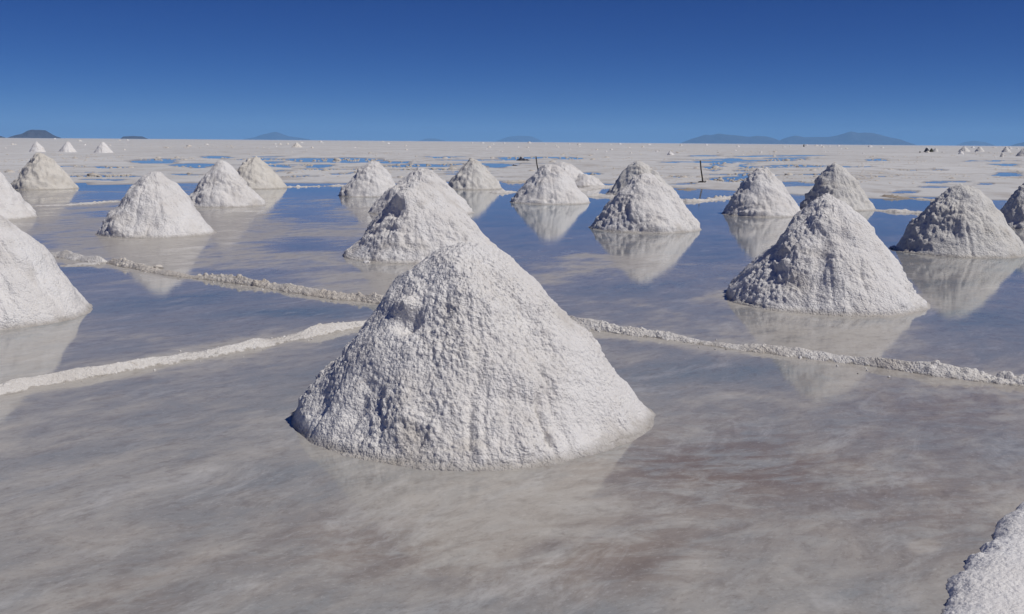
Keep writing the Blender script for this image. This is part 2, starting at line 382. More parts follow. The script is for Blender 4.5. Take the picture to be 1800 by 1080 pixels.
tag(water, kind='structure')

# ------------------------------------------------------------------ salt piles
def pile_mesh(name, C, r, h, apex_dx=0.0, apex_dy=0.0, top=.16, seed=1, mat=None, rough=1.0, step=None, lumps=(), dents=(), second=None, left_rough=.55):
    D = math.hypot(C[0], C[1])
    step = step or max(.0058, D / 1005 * (1.2 if D < 9 else 1.0))
    slant = math.hypot(r, h) * 1.08
    nr = int(min(290, max(14, slant / step))); na = int(min(1200, max(28, 2 * math.pi * r / step)))
    s = np.linspace(0.0, 1.12, nr) ** .92 * 1.12 ** .08; s[0] = 0
    th = np.arange(na) / na * 2 * math.pi
    S, T = np.meshgrid(s, th, indexing='ij'); S = S.ravel(); T = T.ravel()
    ct, st = np.cos(T), np.sin(T)
    ring = np.stack([ct * 1.3, st * 1.3, ct * 0 + seed * 3.7], -1)
    irr = 1 + .05 * fbm(ring, 3, seed) + .018 * fbm(ring * 5, 3, seed + 1) * np.clip(S * 2 - 1, 0, 1) + .07 * fbm(np.stack([ct * .9, st * .9, S * 1.1 + seed * 1.3], -1), 2, seed + 5) * np.sin(np.clip(S, 0, 1) * math.pi)
    a = top
    zz = h * (math.sqrt(1 + a * a) - np.sqrt(S * S + a * a)) / (math.sqrt(1 + a * a) - a)
    # sides belly a little and flare at the foot
    zz += h * .035 * np.sin(np.clip(S, 0, 1) * math.pi) * (1 + .8 * fbm(ring * 1.4 + 9, 2, seed + 3))
    ap = .022 * (.6 + .8 * fbm(ring * 2.2 + 3, 3, seed + 6)) * min(1, r)           # thin wet apron washed out round the foot
    zz = np.where(S > .985, np.maximum(zz, ap * (1 - ((S - .985) / (.030 + .026 * fbm(ring * 3 + 8, 3, seed + 8))) ** 2)), zz)
    up = np.clip(zz / h, -.1, 1)
    X = r * S * irr * ct + apex_dx * np.clip(up, 0, 1) ** 1.2
    Y = r * S * irr * st + apex_dy * np.clip(up, 0, 1)
    Z = zz.copy()
    if second:                      # a lower heap slumped against the first
        sx_, sy_, sr_, sh_ = second
        q = np.sqrt((X - sx_) ** 2 + (Y - sy_) ** 2) / sr_
        z2 = sh_ * (math.sqrt(1.04) - np.sqrt(q * q + .04)) / (math.sqrt(1.04) - .2)
        Z = np.where(Z > -.02, np.maximum(Z, z2), Z)
    nz = r / math.hypot(r, h); nh = h / math.hypot(r, h)
    cap = np.clip(S / (a * 1.2), 0, 1)
    NX, NY, NZ = ct * nh * cap, st * nh * cap, np.sqrt(1 - (nh * cap) ** 2)
    B = np.stack([X + C[0], Y + C[1], Z], -1)          # world position drives the noise: no two alike
    k = min(1.0, r / 1.0)
    # rough / smooth areas
    msk = np.clip(.42 + 1.7 * fbm(B * 1.7 / k, 3, seed + 11) - left_rough * ct * .5 + .30 * np.clip(up * 3 - 1.9, 0, 1), .05, 1.25) * rough
    d = .075 * k * fbm(B * 1.5 / k, 3, seed + 20) + .030 * k * fbm(B * 5.0 / k, 2, seed + 24)
    warp = .22 * np.stack([fbm(B * 4 / k, 2, seed + 60), fbm(B * 4 / k, 2, seed + 62), fbm(B * 4 / k, 2, seed + 64)], -1)
    gw = fbm(B * 2.2 / k, 2, seed + 31)
    g = fbm(np.stack([ct * 3.1 + gw * .35, st * 3.1, S * .7 + seed], -1), 3, seed + 30)       # a few runnels down the slope
    d -= .038 * k * np.clip(.15 - np.abs(g), 0, 1) / .15 * np.clip(S * 1.6 - .4, 0, 1) * np.clip(.2 + 1.6 * gw + .3 * fbm(B * 6 / k, 2, seed + 33), 0, 1)
    d -= .020 * k * np.clip(fbm(np.stack([ct * 13 + gw, st * 13, S * 1.6 + seed * 2], -1), 3, seed + 37), 0, 1) * np.clip(S * 2.2 - 1.0, 0, 1) * np.clip(.5 + gw, .1, 1.2)
    steep = np.clip(.10 - fbm(B * 2.6 / k + warp, 3, seed + 35), -.25, .12)      # little slump steps
    d += .16 * k * np.abs(steep) * np.clip(msk, .3, 1)
    low = np.zeros(len(S))
    c1 = max(.10 * k, step * 6)
    cells = [(c1, .22, .20), (c1 * .52, .19, .40), (c1 * .27, .25, .8), (c1 * .14, .40, .9)]
    for q_, (cs, amp, dens) in enumerate(cells):
        if cs < step * 1.9: break
        Bw = B / cs + warp * (.8 if q_ < 2 else 1.6)
        bb = blobs(Bw, seed + 40 + q_, .28, .64, dens)
        mm = np.clip(msk * (1.25, 1.15, 1, 1)[q_] - (.35, .05, -.30, -.45)[q_], (0, .03, .18, .45)[q_], 1.3)
        d += cs * amp * 1.5 * bb * mm; low = np.maximum(low, bb * (q_ < 3) * mm)
    d += step * 1.2 * fbm(B / (step * 3.0), 2, seed + 70) * np.clip(msk + .4, .5, 1.2)
    for (lx, ly, lz, lr, la) in dents:    # local dents (negative) and lumps (positive), world metres
        q = np.sqrt((B[:, 0] - C[0] - lx) ** 2 + (B[:, 1] - C[1] - ly) ** 2 + (B[:, 2] - lz) ** 2) / lr
        d += la * np.exp(-q ** 3)
    foot = np.clip((1.0 - S) / .05, 0, 1)
    d *= .12 + .88 * foot
    X = X + NX * d; Y = Y + NY * d; Z = Z + NZ * d * (.4 + .6 * foot)
    Z = np.where(S > 1.10, Z - .08, Z)
    brown_fac = np.clip(.22 - low * .8, 0, 1) * .5 * np.clip(msk, 0, 1) + np.clip(fbm(B * 3.3, 3, seed + 50) - .22, 0, 1) * .7
    V = np.stack([X, Y, Z], -1)
    return mesh_obj(name, V, grid_faces(nr, na, True), mat or M_SALT, attrs={'brown_fac': brown_fac}, loc=(C[0], C[1], 0))

def solve_pile(xl, xr, yf, ax, ay):
    xc = (xl + xr) / 2
    _, yf2 = fix(xc, yf); _, ay2 = fix(ax, ay)
    gl, gr, gf = ground(xl, yf2), ground(xr, yf2), ground(xc, yf2)
    tl, tr = math.atan2(gl[0], gl[1]), math.atan2(gr[0], gr[1])
    al = (tr - tl) / 2; az = (tl + tr) / 2
    D = math.hypot(*gf) / (1 - math.sin(al)); r = D * math.sin(al)
    C = (D * math.sin(az), D * math.cos(az))
    d = ray(ax, ay2); t = D / math.hypot(d[0], d[1])
    h = CAM_H + d[2] * t
    ex, ey = d[0] * t - C[0], d[1] * t - C[1]
    return C, r, h, ex, ey

CRUMB_AT = []; CRUMB_LINES = []
NEARG = 'drying salt piles standing in the flooded pans'
PILES = [  # xl, xr, yfront, apex x, apex y, top roundness, material, roughness, label
    (515, 1143, 824, 818, 434, .25, M_SALT, 1.0, 'largest white salt pile, nearest the camera in the middle of the picture'),
    (-285, 162, 587, -62, 340, .14, M_SALT, .55, 'smooth white salt pile cut off by the left edge, in front of the lumpy ridge'),
    (-125, 67, 389, -30, 288, .14, M_SALT, .45, 'smooth white salt pile cut off by the left edge, behind the nearest left pile'),
    (18, 138, 334, 72, 274, .16, M_SALT_CREAM, 1.0, 'cream salt pile with dark lumps near its top, below the leftmost distant peaked heap'),
    (168, 380, 419, 272, 303, .20, M_SALT, .9, 'blunt-topped white salt pile with brown stain at its foot, in front of the joined pair'),
    (326, 466, 365, 388, 282, .12, M_SALT, .85, 'sharp-pointed white salt pile overlapping a smaller cream pile behind it'),
    (392, 506, 333, 448, 277, .22, M_SALT_CREAM, 1.1, 'small cream salt pile half hidden behind a sharp-pointed white pile'),
    (595, 705, 347, 657, 278, .18, M_SALT, .9, 'white salt pile just left of the overlapping pair in the picture centre'),
    (648, 832, 380, 742, 294, .14, M_SALT, .9, 'rear salt pile of the overlapping pair behind the largest pile'),
    (606, 884, 465, 737, 322, .14, M_SALT, 1.15, 'rough salt pile with a deep notch, directly behind the largest pile on the left'),
    (782, 884, 334, 832, 276, .22, M_SALT_SHADE_GREY, 1.0, 'round-topped grey salt pile right of the centre pair, left of the dark cloth'),
    (898, 1037, 360, 967, 286, .20, M_SALT, .95, 'white salt pile with a dark pole sticking up behind its left shoulder'),
    (1066, 1192, 345, 1122, 282, .17, M_SALT_SHADE_GREY, 1.1, 'grey rear salt pile peeking out above another in the middle right'),
    (1036, 1232, 410, 1134, 307, .13, M_SALT, 1.05, 'salt pile with a long clear reflection, front one of the middle right pair'),
    (1267, 1412, 382, 1338, 299, .20, M_SALT, 1.05, 'salt pile standing in blue water right of the thin upright pole'),
    (1406, 1540, 371, 1468, 288, .15, M_SALT_SHADE_GREY, 1.05, 'pointed grey salt pile seen just above the big pile at the right'),
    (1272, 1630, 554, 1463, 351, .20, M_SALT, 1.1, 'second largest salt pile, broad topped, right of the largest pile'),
    (1570, 1802, 453, 1693, 324, .22, M_SALT_SHADE_GREY, 1.1, 'greyish blunt salt pile near the right edge with a wide beige reflection'),
    (1745, 1885, 404, 1812, 321, .20, M_SALT_SHADE_GREY, 1.0, 'shadowy salt pile cut off by the right edge of the picture'),
]
for i, (xl, xr, yf, ax, ay, top, mat, rg, label) in enumerate(PILES):
    C, r, h, ex, ey = solve_pile(xl, xr, yf, ax, ay)
    rd = random.Random(i * 31 + 7); dents = []
    for _q in range(4 if i not in (1, 2) else 1):
        aa, ss = rd.uniform(2.6, 6.0), rd.uniform(.18, .7)
        dents.append((r * ss * math.cos(aa), r * ss * math.sin(aa), h * (1 - ss) * .95, rd.uniform(.10, .22) * r, rd.choice((-1, -1, 1)) * rd.uniform(.02, .06) * r))
    if i == 0:
        dents = ((-.33, -.42, .60, .075, -.065), (-.36, -.36, .67, .07, .05), (.30, -.42, .66, .10, -.045), (.42, -.50, .50, .09, -.04), (-.02, -.98, .12, .10, -.03),
                 (.22, -.2, .83, .09, .03), (-.55, -.75, .2, .16, -.04)) + tuple((.28 + .26 * t_, -.22 - .36 * t_, .86 - .44 * t_, .045, -.035) for t_ in (0, .2, .42, .6, .85)) + tuple((.35 + .26 * t_, -.16 - .36 * t_, .86 - .44 * t_, .06, .025) for t_ in (0, .25, .5, .8))
    if i == 9: dents += ((-.30, -.35, .62, .12, -.10), (-.26, -.28, .75, .12, .06))
    if i == 16: dents += ((-.1, -.3, .8, .12, .05), (-.4, -.8, .25, .2, -.05))
    o = pile_mesh('salt_pile', C, r, h, ex, ey, top, 100 + i * 7, mat, rg, dents=dents)
    tag(o, label, 'salt pile', NEARG)
    print('pile', i, [round(v, 2) for v in (*C, r, h, ex, ey)])

# the slumped heap behind the pile with the pole
C, r, h, ex, ey = solve_pile(926, 1050, 328, 990, 282)
o = pile_mesh('salt_pile', C, r, h, ex, ey, .22, 901, M_SALT, 1.1)
tag(o, 'low slumped salt heap trailing off to the right behind the pile with the pole', 'salt pile', NEARG)
C, r, h, ex, ey = solve_pile(996, 1066, 328.5, 1026, 305)
o = pile_mesh('salt_pile', C, r, h, ex, ey, .5, 905, M_SALT, 1.2)
tag(o, 'small crumbling salt mound at the tail end of the slumped heap', 'salt pile', NEARG)

FAR = [  # distant heaps one can tell apart
    (51, 81, 271, 64, 251.5, M_SALT, 'leftmost of three small peaked salt heaps far away under the dark island'),
    (103, 135, 270.5, 119, 250.5, M_SALT, 'middle of three small peaked salt heaps far away at the left'),
    (165, 200, 270.5, 181, 250.5, M_SALT, 'rightmost of three small peaked salt heaps far away at the left'),
    (512, 532, 256.5, 522, 247.5, M_SALT_CREAM, 'tiny cream heap near the horizon under the pointed blue mountain'),
    (1172, 1186, 271, 1178, 263.5, M_SALT, 'tiny lone salt heap on the flat left of and beyond the upright pole'),
    (1684, 1706, 270.5, 1695, 260.5, M_SALT_SHADE_GREY, 'far salt heap with a smaller one before its left foot, near dark mounds'),
    (1684, 1695, 274.5, 1690, 268, M_SALT, 'very small salt heap in front of a bigger one at far right'),
    (1713, 1731, 270.5, 1722, 261, M_SALT_SHADE_GREY, 'second far salt heap from the dark mounds, standing by itself'),
    (1760, 1778, 272, 1769, 261.5, M_SALT_SHADE_GREY, 'third full sized far salt heap at right, behind a thin dark one'),
    (1757, 1765, 280, 1762, 271.5, M_SALT_SHADE_GREY, 'thin dark little heap in front of the third far heap at right'),
    (1785, 1812, 279, 1800, 264, M_SALT_SHADE_GREY, 'far salt heap touching the right edge of the picture'),
]
for i, (xl, xr, yf, ax, ay, mat, label) in enumerate(FAR):
    C, r, h, ex, ey = solve_pile(xl, xr, yf, ax, ay)
    o = pile_mesh('salt_heap', C, r, h, ex, ey, .1, 300 + i * 5, mat, .8, step=max(.03, r / 14))
    tag(o, label, 'salt pile', 'small salt heaps far out on the flat')
# the crowd of specks at the horizon: shared meshes
random.seed(5)
protos = [pile_mesh('salt_heap', (0, 0), 1.0, .75, 0, 0, .25, 500 + i * 9, m_, 1.0, step=.09) for i, m_ in enumerate((M_SALT, M_SALT_SHADE_GREY, M_SALT_CREAM))]
first = [True] * 3
for i in range(110):
    pxx = random.uniform(-20, 1820); hor = np.interp(pxx, _hx, _hy)
    below = random.choice([3, 4, 5.5, 8, 10, 13, 16]) + random.uniform(-.8, .8)
    if i % 5 == 0: below = random.uniform(14, 24)
    _, yy = fix(pxx, hor + below)
    g = ground(pxx, yy); D = math.hypot(*g)
    wpx = random.uniform(4, 8.5) if below < 14 else random.uniform(3, 6)
    s = wpx / 2 / FPX * D
    k = random.choice((0, 0, 1, 1, 2))
    if first[k]: o = protos[k]; first[k] = False
    else: o = protos[k].copy(); COL.objects.link(o)
    o.location = (g[0], g[1], 0); o.scale = (s, s, s * random.uniform(.7, 1.35)); o.rotation_euler = (0, 0, random.uniform(0, 6.28))
    tag(o, 'tiny salt heap, a mere speck among many close to the horizon', 'salt pile', 'specks of salt heaps near the horizon')

# ------------------------------------------------------------------ salt ridges between the pans
def catmull(pts, n):
    pts = np.array(pts); t = np.linspace(0, len(pts) - 1, n)
    return np.stack([np.interp(t, range(len(pts)), pts[:, k]) for k in range(2)], -1)
def ridge(name, pts_px, width, height, mat, seed, label, cat='salt ridge', clump=.055, lump=1.0, wob=.05, uneven=.9, group='salt ridges dividing the pans'):
    pts = [ground(*fix(*p)) for p in pts_px]
    L = sum(math.dist(pts[i], pts[i + 1]) for i in range(len(pts) - 1))
    Dm = float(np.mean([math.hypot(*p) for p in pts])); step = max(.008, min(math.hypot(*p) for p in pts) / 1005 * 1.4)
    # resample by length
    P = np.array(pts); cl = np.concatenate([[0], np.cumsum(np.hypot(*np.diff(P, axis=0).T))])
    n = int(L / step) + 2; u = np.linspace(0, L, n)
    cx = np.interp(u, cl, P[:, 0]); cy = np.interp(u, cl, P[:, 1])
    ker = max(3, int(.25 / step)) | 1
    pad = ker // 2
    sm = lambda v: np.convolve(np.concatenate([2 * v[0] - v[1:pad + 1][::-1], v, 2 * v[-1] - v[-pad - 1:-1][::-1]]), np.ones(ker) / ker, 'valid')
    if n > ker * 2: cx, cy = sm(cx), sm(cy)
    if Dm < 14: CRUMB_LINES.append([(cx[q_], cy[q_]) for q_ in range(0, n, 6)])
    tx, ty = np.gradient(cx), np.gradient(cy); q = np.hypot(tx, ty); tx, ty = tx / q, ty / q
    nx, ny = -ty, tx
    nseg = np.stack([u * 1.4, u * 0, u * 0 + seed], -1)
    w_ = width * (1 + uneven * .6 * fbm(nseg * 1.3, 3, seed)); h_ = height * (1 + uneven * 1.1 * fbm(nseg * 1.7 + 5, 3, seed + 1)) ; h_ = np.maximum(h_, height * .25)
    taper = np.clip(np.minimum(u, L - u) / (width * .8), 0, 1) ** .5
    h_ = h_ * taper; w_ = w_ * (.4 + .6 * taper)
    off = wob * fbm(nseg * .8 + 11, 2, seed + 2)
    nv = max(9, int(width * 2.6 / step)); v = np.linspace(-1.25, 1.25, nv)
    Uc, Vc = np.meshgrid(np.arange(n), v, indexing='ij'); Uc = Uc.ravel(); Vc = Vc.ravel()
    side = 1 + .35 * fbm(np.stack([u[Uc] * 9, Vc * 1.2, Vc * 0 + seed], -1), 3, seed + 12)      # ragged, part dissolved edge
    prof = np.clip(1 - (np.abs(Vc) / side) ** 1.25, -.5, 1)
    X = cx[Uc] + nx[Uc] * (Vc * w_[Uc] / 2 + off[Uc]); Y = cy[Uc] + ny[Uc] * (Vc * w_[Uc] / 2 + off[Uc])
    Z = np.where(prof > 0, prof ** .9, prof) * h_[Uc]
    B = np.stack([X, Y, Z], -1)
    tp = taper[Uc]; edge = np.clip(1.15 - np.abs(Vc), 0, 1) ** .4 * (.3 + .7 * tp)
    b1 = blobs(B / clump, seed + 4, .25, .62, .5); b2 = blobs(B / (clump * .5), seed + 5, .3, .62, .85)
    d = (clump * .75 * b1 * np.clip(.35 + 2.6 * fbm(B * 2.2, 3, seed + 8), 0, 1.7) + clump * .5 * .75 * b2 * np.clip(.6 + 1.6 * fbm(B * 3.1, 2, seed + 18), .15, 1.3)) * lump * edge
    X = X + nx[Uc] * d * Vc * .6; Y = Y + ny[Uc] * d * Vc * .6; Z = Z + d - .004
    brown_fac = np.clip(.25 - b2 * .8, 0, 1) * .7 + np.clip(fbm(B * 2.5, 3, seed + 9) - .15, 0, 1) * .8
    o = mesh_obj(name, np.stack([X - X[0], Y - Y[0], Z], -1), grid_faces(n, nv), mat, attrs={'brown_fac': brown_fac}, loc=(X[0], Y[0], 0))
    return tag(o, label, cat, group)

ridge('salt_ridge', [(-60, 706), (0, 690), (70, 674), (165, 661), (220, 650), (330, 629), (385, 621), (477, 601), (550, 587), (649, 570), (720, 556)],
      .19, .048, M_RIDGE, 21, 'smooth white salt ridge rising from the left edge to the largest pile', clump=.04, lump=.75, wob=.03, uneven=.95)
ridge('salt_ridge', [(60, 446), (110, 452), (170, 461), (188, 462)], .24, .06, M_RIDGE, 22,
      'short pale ridge end beside the left pile, before the lumpy ridge starts', clump=.06, lump=.8)
ridge('salt_ridge', [(100, 468), (130, 467), (160, 464), (186, 462)], .5, .02, M_RIDGE, 28,
      'low flat white salt spit just in front of the short pale ridge end', clump=.04, lump=.3)
ridge('salt_ridge', [(188, 462), (235, 470), (300, 483), (400, 494), (500, 510), (600, 525), (690, 533), (760, 541), (860, 553)], .18, .056, M_RIDGE_BROWN, 23,
      'lumpy brownish salt ridge running behind the largest pile on its left', clump=.065, lump=1.1, wob=.04, uneven=.8)
ridge('salt_ridge', [(900, 556), (1010, 574), (1060, 579), (1110, 586), (1180, 595), (1300, 613), (1400, 625), (1500, 638), (1600, 650), (1700, 662), (1800, 674), (1880, 684)],
      .16, .052, M_RIDGE, 24, 'lumpy cream salt ridge running from the largest pile to the right edge', clump=.065, lump=1.05, wob=.04, uneven=1.1)
ridge('salt_ridge', [(40, 363), (57, 363), (120, 361), (170, 357), (213, 354)], .4, .035, M_RIDGE, 25, 'thin straight salt ridge behind the blunt pile on the left', clump=.1, lump=.7)
ridge('salt_ridge', [(1030, 346), (1055, 345), (1085, 348)], .5, .06, M_RIDGE, 26, 'short white salt ridge left of the middle right pair of piles', clump=.12, lump=.8)
ridge('salt_ridge', [(1185, 353), (1215, 355), (1240, 353), (1262, 350), (1290, 347)], .45, .05, M_RIDGE, 27, 'white salt ridge in blue water below the upright pole', clump=.13, lump=1.0, uneven=.9)
ridge('salt_ridge', [(1525, 369), (1560, 372), (1600, 374), (1640, 377)], .38, .045, M_RIDGE, 29, 'pale salt ridge in blue water between the pointed grey and the blunt grey piles', clump=.12, lump=.9)
ridge('salt_ridge', [(868, 340), (890, 338), (910, 338)], .6, .06, M_RIDGE, 30, 'short pale ridge joining the round grey pile and the pile with the pole', clump=.12, lump=.9)
ridge('salt_ridge', [(1010, 336), (1040, 331), (1075, 328), (1100, 327)], .6, .045, M_RIDGE, 33, 'pale salt spit at the foot of the slumped heap', clump=.12, lump=.6)
ridge('salt_ridge', [(480, 328), (520, 329), (560, 328), (610, 326)], .35, .025, M_RIDGE, 34, 'faint broken salt rim in blue water right of the small cream pile', clump=.12, lump=.8, uneven=1.2)

ridge('salt_crust', [(1190, 333), (1205, 334), (1222, 333)], .55, .05, M_CRUST, 35, 'brown salt crust edge right below the thin upright pole', 'crust', clump=.16, lump=1.1, uneven=1.0, group='brown crust along the shore')
ridge('salt_crust', [(1540, 346), (1565, 348), (1590, 349), (1606, 350)], .55, .05, M_CRUST, 36, 'long brown crust edge right of the pointed grey pile', 'crust', clump=.16, lump=1.1, uneven=1.0, group='brown crust along the shore')
ridge('salt_crust', [(1606, 350), (1640, 352), (1665, 353)], .6, .05, M_RIDGE_BROWN, 37, 'pale thin crust edge reaching the blunt grey pile', 'crust', clump=.14, lump=.9, uneven=1.0, group='brown crust along the shore')
ridge('salt_crust', [(884, 320), (905, 321), (925, 319)], .8, .06, M_RIDGE_BROWN, 38, 'pinkish crust edge right of the round grey pile', 'crust', clump=.16, lump=1.0, uneven=1.0, group='brown crust along the shore')
ridge('salt_crust', [(1064, 316), (1085, 316), (1098, 316)], .8, .05, M_CRUST, 39, 'small brown crust edge between the slumped heap and the grey rear pile', 'crust', clump=.16, lump=1.0, uneven=1.0, group='brown crust along the shore')

# the wide salt bank at the bottom right corner
def bank():
    edge = [(2050, 660), (1950, 750), (1860, 830), (1800, 886), (1765, 922), (1740, 952), (1716, 985), (1700, 1012), (1680, 1042), (1650, 1084), (1600, 1150), (1500, 1290), (1350, 1500)]
    P = np.array([ground(*p) for p in edge]); cl = np.concatenate([[0], np.cumsum(np.hypot(*np.diff(P, axis=0).T))])
    step = .006; n = int(cl[-1] / step); u = np.linspace(0, cl[-1], n)
    cx = np.interp(u, cl, P[:, 0]); cy = np.interp(u, cl, P[:, 1])
    d0 = P[-1] - P[0]; d0 /= np.hypot(*d0); nx, ny = -d0[1], d0[0]
    if nx < 0: nx, ny = -nx, -ny
    w = np.concatenate([np.linspace(-.03, .30, 50), np.geomspace(.31, 1.6, 90)])
    U_, W_ = np.meshgrid(np.arange(n), w, indexing='ij'); U_ = U_.ravel(); W_ = W_.ravel()
    rag = .05 * fbm(np.stack([u * 5, u * 0, u * 0], -1), 4, 71) 
    X = cx[U_] + nx * (W_ + rag[U_]); Y = cy[U_] + ny * (W_ + rag[U_])
    Z = -.02 + .085 * (1 - np.exp(-np.maximum(W_ + .03, 0) / .06)) + .02 * fbm(np.stack([X * 2, Y * 2, X * 0], -1), 3, 72)
    Z -= np.clip(W_ - 1.1, 0, 1) * .3
    B = np.stack([X, Y, Z], -1)
    b1 = blobs(B / .07, 73, .25, .62, .5); b2 = blobs(B / .03, 74, .3, .62, .9); b3 = blobs(B / .015, 75, .3, .62, .9)
    up = np.clip((W_ + .03) / .03, 0, 1); fl = np.exp(-np.maximum(W_ - .03, 0) / .12)
    d = (.012 * b1 * (.1 + fl) + .006 * b2 * (.4 + fl) + .004 * b3) * up
    X = X - nx * d * fl * .7; Y = Y - ny * d * fl * .7; Z = Z + d
    brown_fac = np.clip(fbm(B * 2.5, 3, 79) - .25, 0, 1) * .4
    o = mesh_obj('salt_bank', np.stack([X - cx[0], Y - cy[0], Z], -1), grid_faces(n, len(w)), M_LUMP, attrs={'brown_fac': brown_fac}, loc=(cx[0], cy[0], 0))
    tag(o, 'wide white salt bank with a ragged edge in the bottom right corner', 'salt bank')
bank()

# small loose lumps of salt lying in the pans
def lump(px, py, size, mat, label, seed, flat_=.55):
    g = ground(*fix(px, py)); n1, n2 = 18, 26
    th = np.linspace(0, math.pi, n1); ph = np.arange(n2) / n2 * 2 * math.pi
    T, Q = np.meshgrid(th, ph, indexing='ij'); T = T.ravel(); Q = Q.ravel()
    V = np.stack([np.sin(T) * np.cos(Q), np.sin(T) * np.sin(Q), np.cos(T)], -1)
    V = V * (1 + .35 * fbm(V * 1.5 + seed, 3, seed) + .35 * blobs(V * 1.6 + seed, seed))[:, None] * size
    V[:, 2] = V[:, 2] * flat_ + size * .1
    o = mesh_obj('salt_lump', V, grid_faces(n1, n2, True), mat, attrs={'brown_fac': V[:, 0] * 0}, loc=(g[0], g[1], 0))
    return tag(o, label, 'salt lump', 'loose salt lumps')
lump(645, 462, .045, M_LUMP, 'small salt lump at the foot of the notched pile', 6)
lump(1572, 437, .07, M_RIDGE, 'salt lump touching the left foot of the blunt grey pile', 7)
lump(276, 472, .07, M_RIDGE_BROWN, 'larger brown lump sitting on the lumpy brownish ridge', 8)
lump(1642, 298, .10, M_CRUST, 'dark clod alone on the dry flat above the blunt grey pile', 9)
lump(1402, 294.5, .11, M_CRUST, 'dark clod alone on the dry flat left of the pointed grey pile', 10)

# ------------------------------------------------------------------ poles, cloth, dark mounds
def tube(name, pts, radii, mat, parent=None, n=12):
    pts = np.array(pts, float); V = []
    for i, (p, r_) in enumerate(zip(pts, radii)):
        t = pts[min(i + 1, len(pts) - 1)] - pts[max(i - 1, 0)]; t /= np.linalg.norm(t)
        a = np.cross(t, [.3, .9, .2]); a /= np.linalg.norm(a); b_ = np.cross(t, a)
        for k in range(n):
            q = 2 * math.pi * k / n; V.append(p + r_ * (a * math.cos(q) + b_ * math.sin(q)))
    F = grid_faces(len(pts), n, True).tolist()
    V.append(pts[0]); V.append(pts[-1]); m0 = len(V) - 2
    last = (len(pts) - 1) * n
    for k in range(0, n, 2):
        F.append([m0, k, (k + 1) % n, (k + 2) % n]); F.append([m0 + 1, last + (k + 2) % n, last + (k + 1) % n, last + k])
    return mesh_obj(name, V, F, mat, parent)
def pole(px_top, py_top, px_b, py_b, label, cross):
    g = ground(*fix(px_b, py_b)); D = math.hypot(*g); _, yt = fix(px_top, py_top); d = ray(px_top, yt); t = D / math.hypot(d[0], d[1])
    top = (d[0] * t - g[0], d[1] * t - g[1], CAM_H + d[2] * t)
    e = bpy.data.objects.new('pole', None); e.location = (g[0], g[1], 0); COL.objects.link(e)
    tag(e, label, 'pole', 'dark poles standing beyond the piles')
    R_ = .028
    pts = [(top[0] * s + .008 * math.sin(s * 7), top[1] * s, top[2] * s - .05 * (1 - s)) for s in np.linspace(0, 1, 9)]
    tube('shaft', pts, [R_ * (1.15 - .25 * s) for s in np.linspace(0, 1, 9)], M_POLE, e)
    if cross:
        tube('crosspiece', [(-.20, .0, .045), (-.10, 0, .065), (0, 0, .06), (.08, 0, .05), (.13, 0, .09)], [.02, .03, .035, .03, .02], M_POLE, e)
        clod = lump(0, 900, .05, M_CRUST, 'x', 15); clod.name = 'clod'
        for k in ('label', 'category', 'group'): del clod[k]
        clod.location = (.02, -.05, .01); clod.parent = e
pole(1231, 281, 1235.5, 322.5, 'thin dark pole standing upright on the salt with a short crosspiece at its foot', True)
pole(942, 271, 947.5, 309, 'thin dark pole rising behind the left shoulder of a salt pile', False)

def drape(name, px, py, hw, hd, humps, mat, label, cat, seed, group=None):
    """a heap of cloth or sacking lying on the flat: humps = (x, y, radius, height) in metres"""
    g = ground(*fix(px, py)); n = 60
    a = np.linspace(-1, 1, n); X, Y = np.meshgrid(a * hw, a * hd, indexing='ij'); X = X.ravel(); Y = Y.ravel()
    Z = np.zeros(len(X)) - .03
    for hx_, hy_, rr, hh in humps:
        q = ((X - hx_) / rr) ** 2 + ((Y - hy_) / (rr * .9)) ** 2
        Z = np.maximum(Z, hh * np.exp(-q ** .9) - .04)
    P = np.stack([X, Y, Z], -1)
    Z = Z + .10 * max(h_[3] for h_ in humps) * fbm(P * 6 / hw, 3, seed) * (Z > 0)
    o = mesh_obj(name, np.stack([X, Y, Z], -1), grid_faces(n, n), mat, loc=(g[0], g[1], .03))
    return tag(o, label, cat, group)
drape('cloth_bundle', 919, 279.5, .72, .5, [(-.16, 0, .19, .38), (-.36, 0, .17, .18), (.08, 0, .24, .23), (.34, 0, .22, .18)], M_TARP,
      'dark blue cloth bundle dropped on the wet flat left of the pole', 'cloth', 81)
drape('cloth_scrap', 905, 288, .22, .3, [(-.08, 0, .08, .07), (.05, 0, .1, .05)], M_POLE, 'small dark scrap on the flat below the blue cloth bundle', 'scrap', 83)
def sack(px, py, w, h, mat, label, seed):
    C, r, hh, ex, ey = solve_pile(px - w / 2, px + w / 2, py, px, py - h)
    o = pile_mesh('covered_mound', C, r, hh, 0, 0, .3, seed, mat, .5, step=r / 14)
    tag(o, label, 'mound', 'dark covered mounds on the far flat')
sack(1629, 270.3, 11, 7.6, M_TARP, 'left one of two black covered mounds far away at right', 601)
sack(1637, 270.3, 8.5, 6.6, M_OLIVE, 'right one of two black covered mounds far away, dark olive', 607)
C, r, h, ex, ey = solve_pile(1638, 1650, 270, 1642, 263.5)
tag(pile_mesh('salt_heap', C, r, h, 0, 0, .4, 611, M_SALT_SHADE_GREY, .6, step=r / 12), 'pale greenish heap touching the dark olive mound', 'salt pile', 'small salt heaps far out on the flat')
sack(1617, 271.5, 2.6, 3.4, M_OLIVE, 'tiny dark stump left of the two black mounds', 613)
sack(1413, 259, 3.0, 5.2, M_OLIVE, 'lone dark upright speck under the right hand mountains', 617)

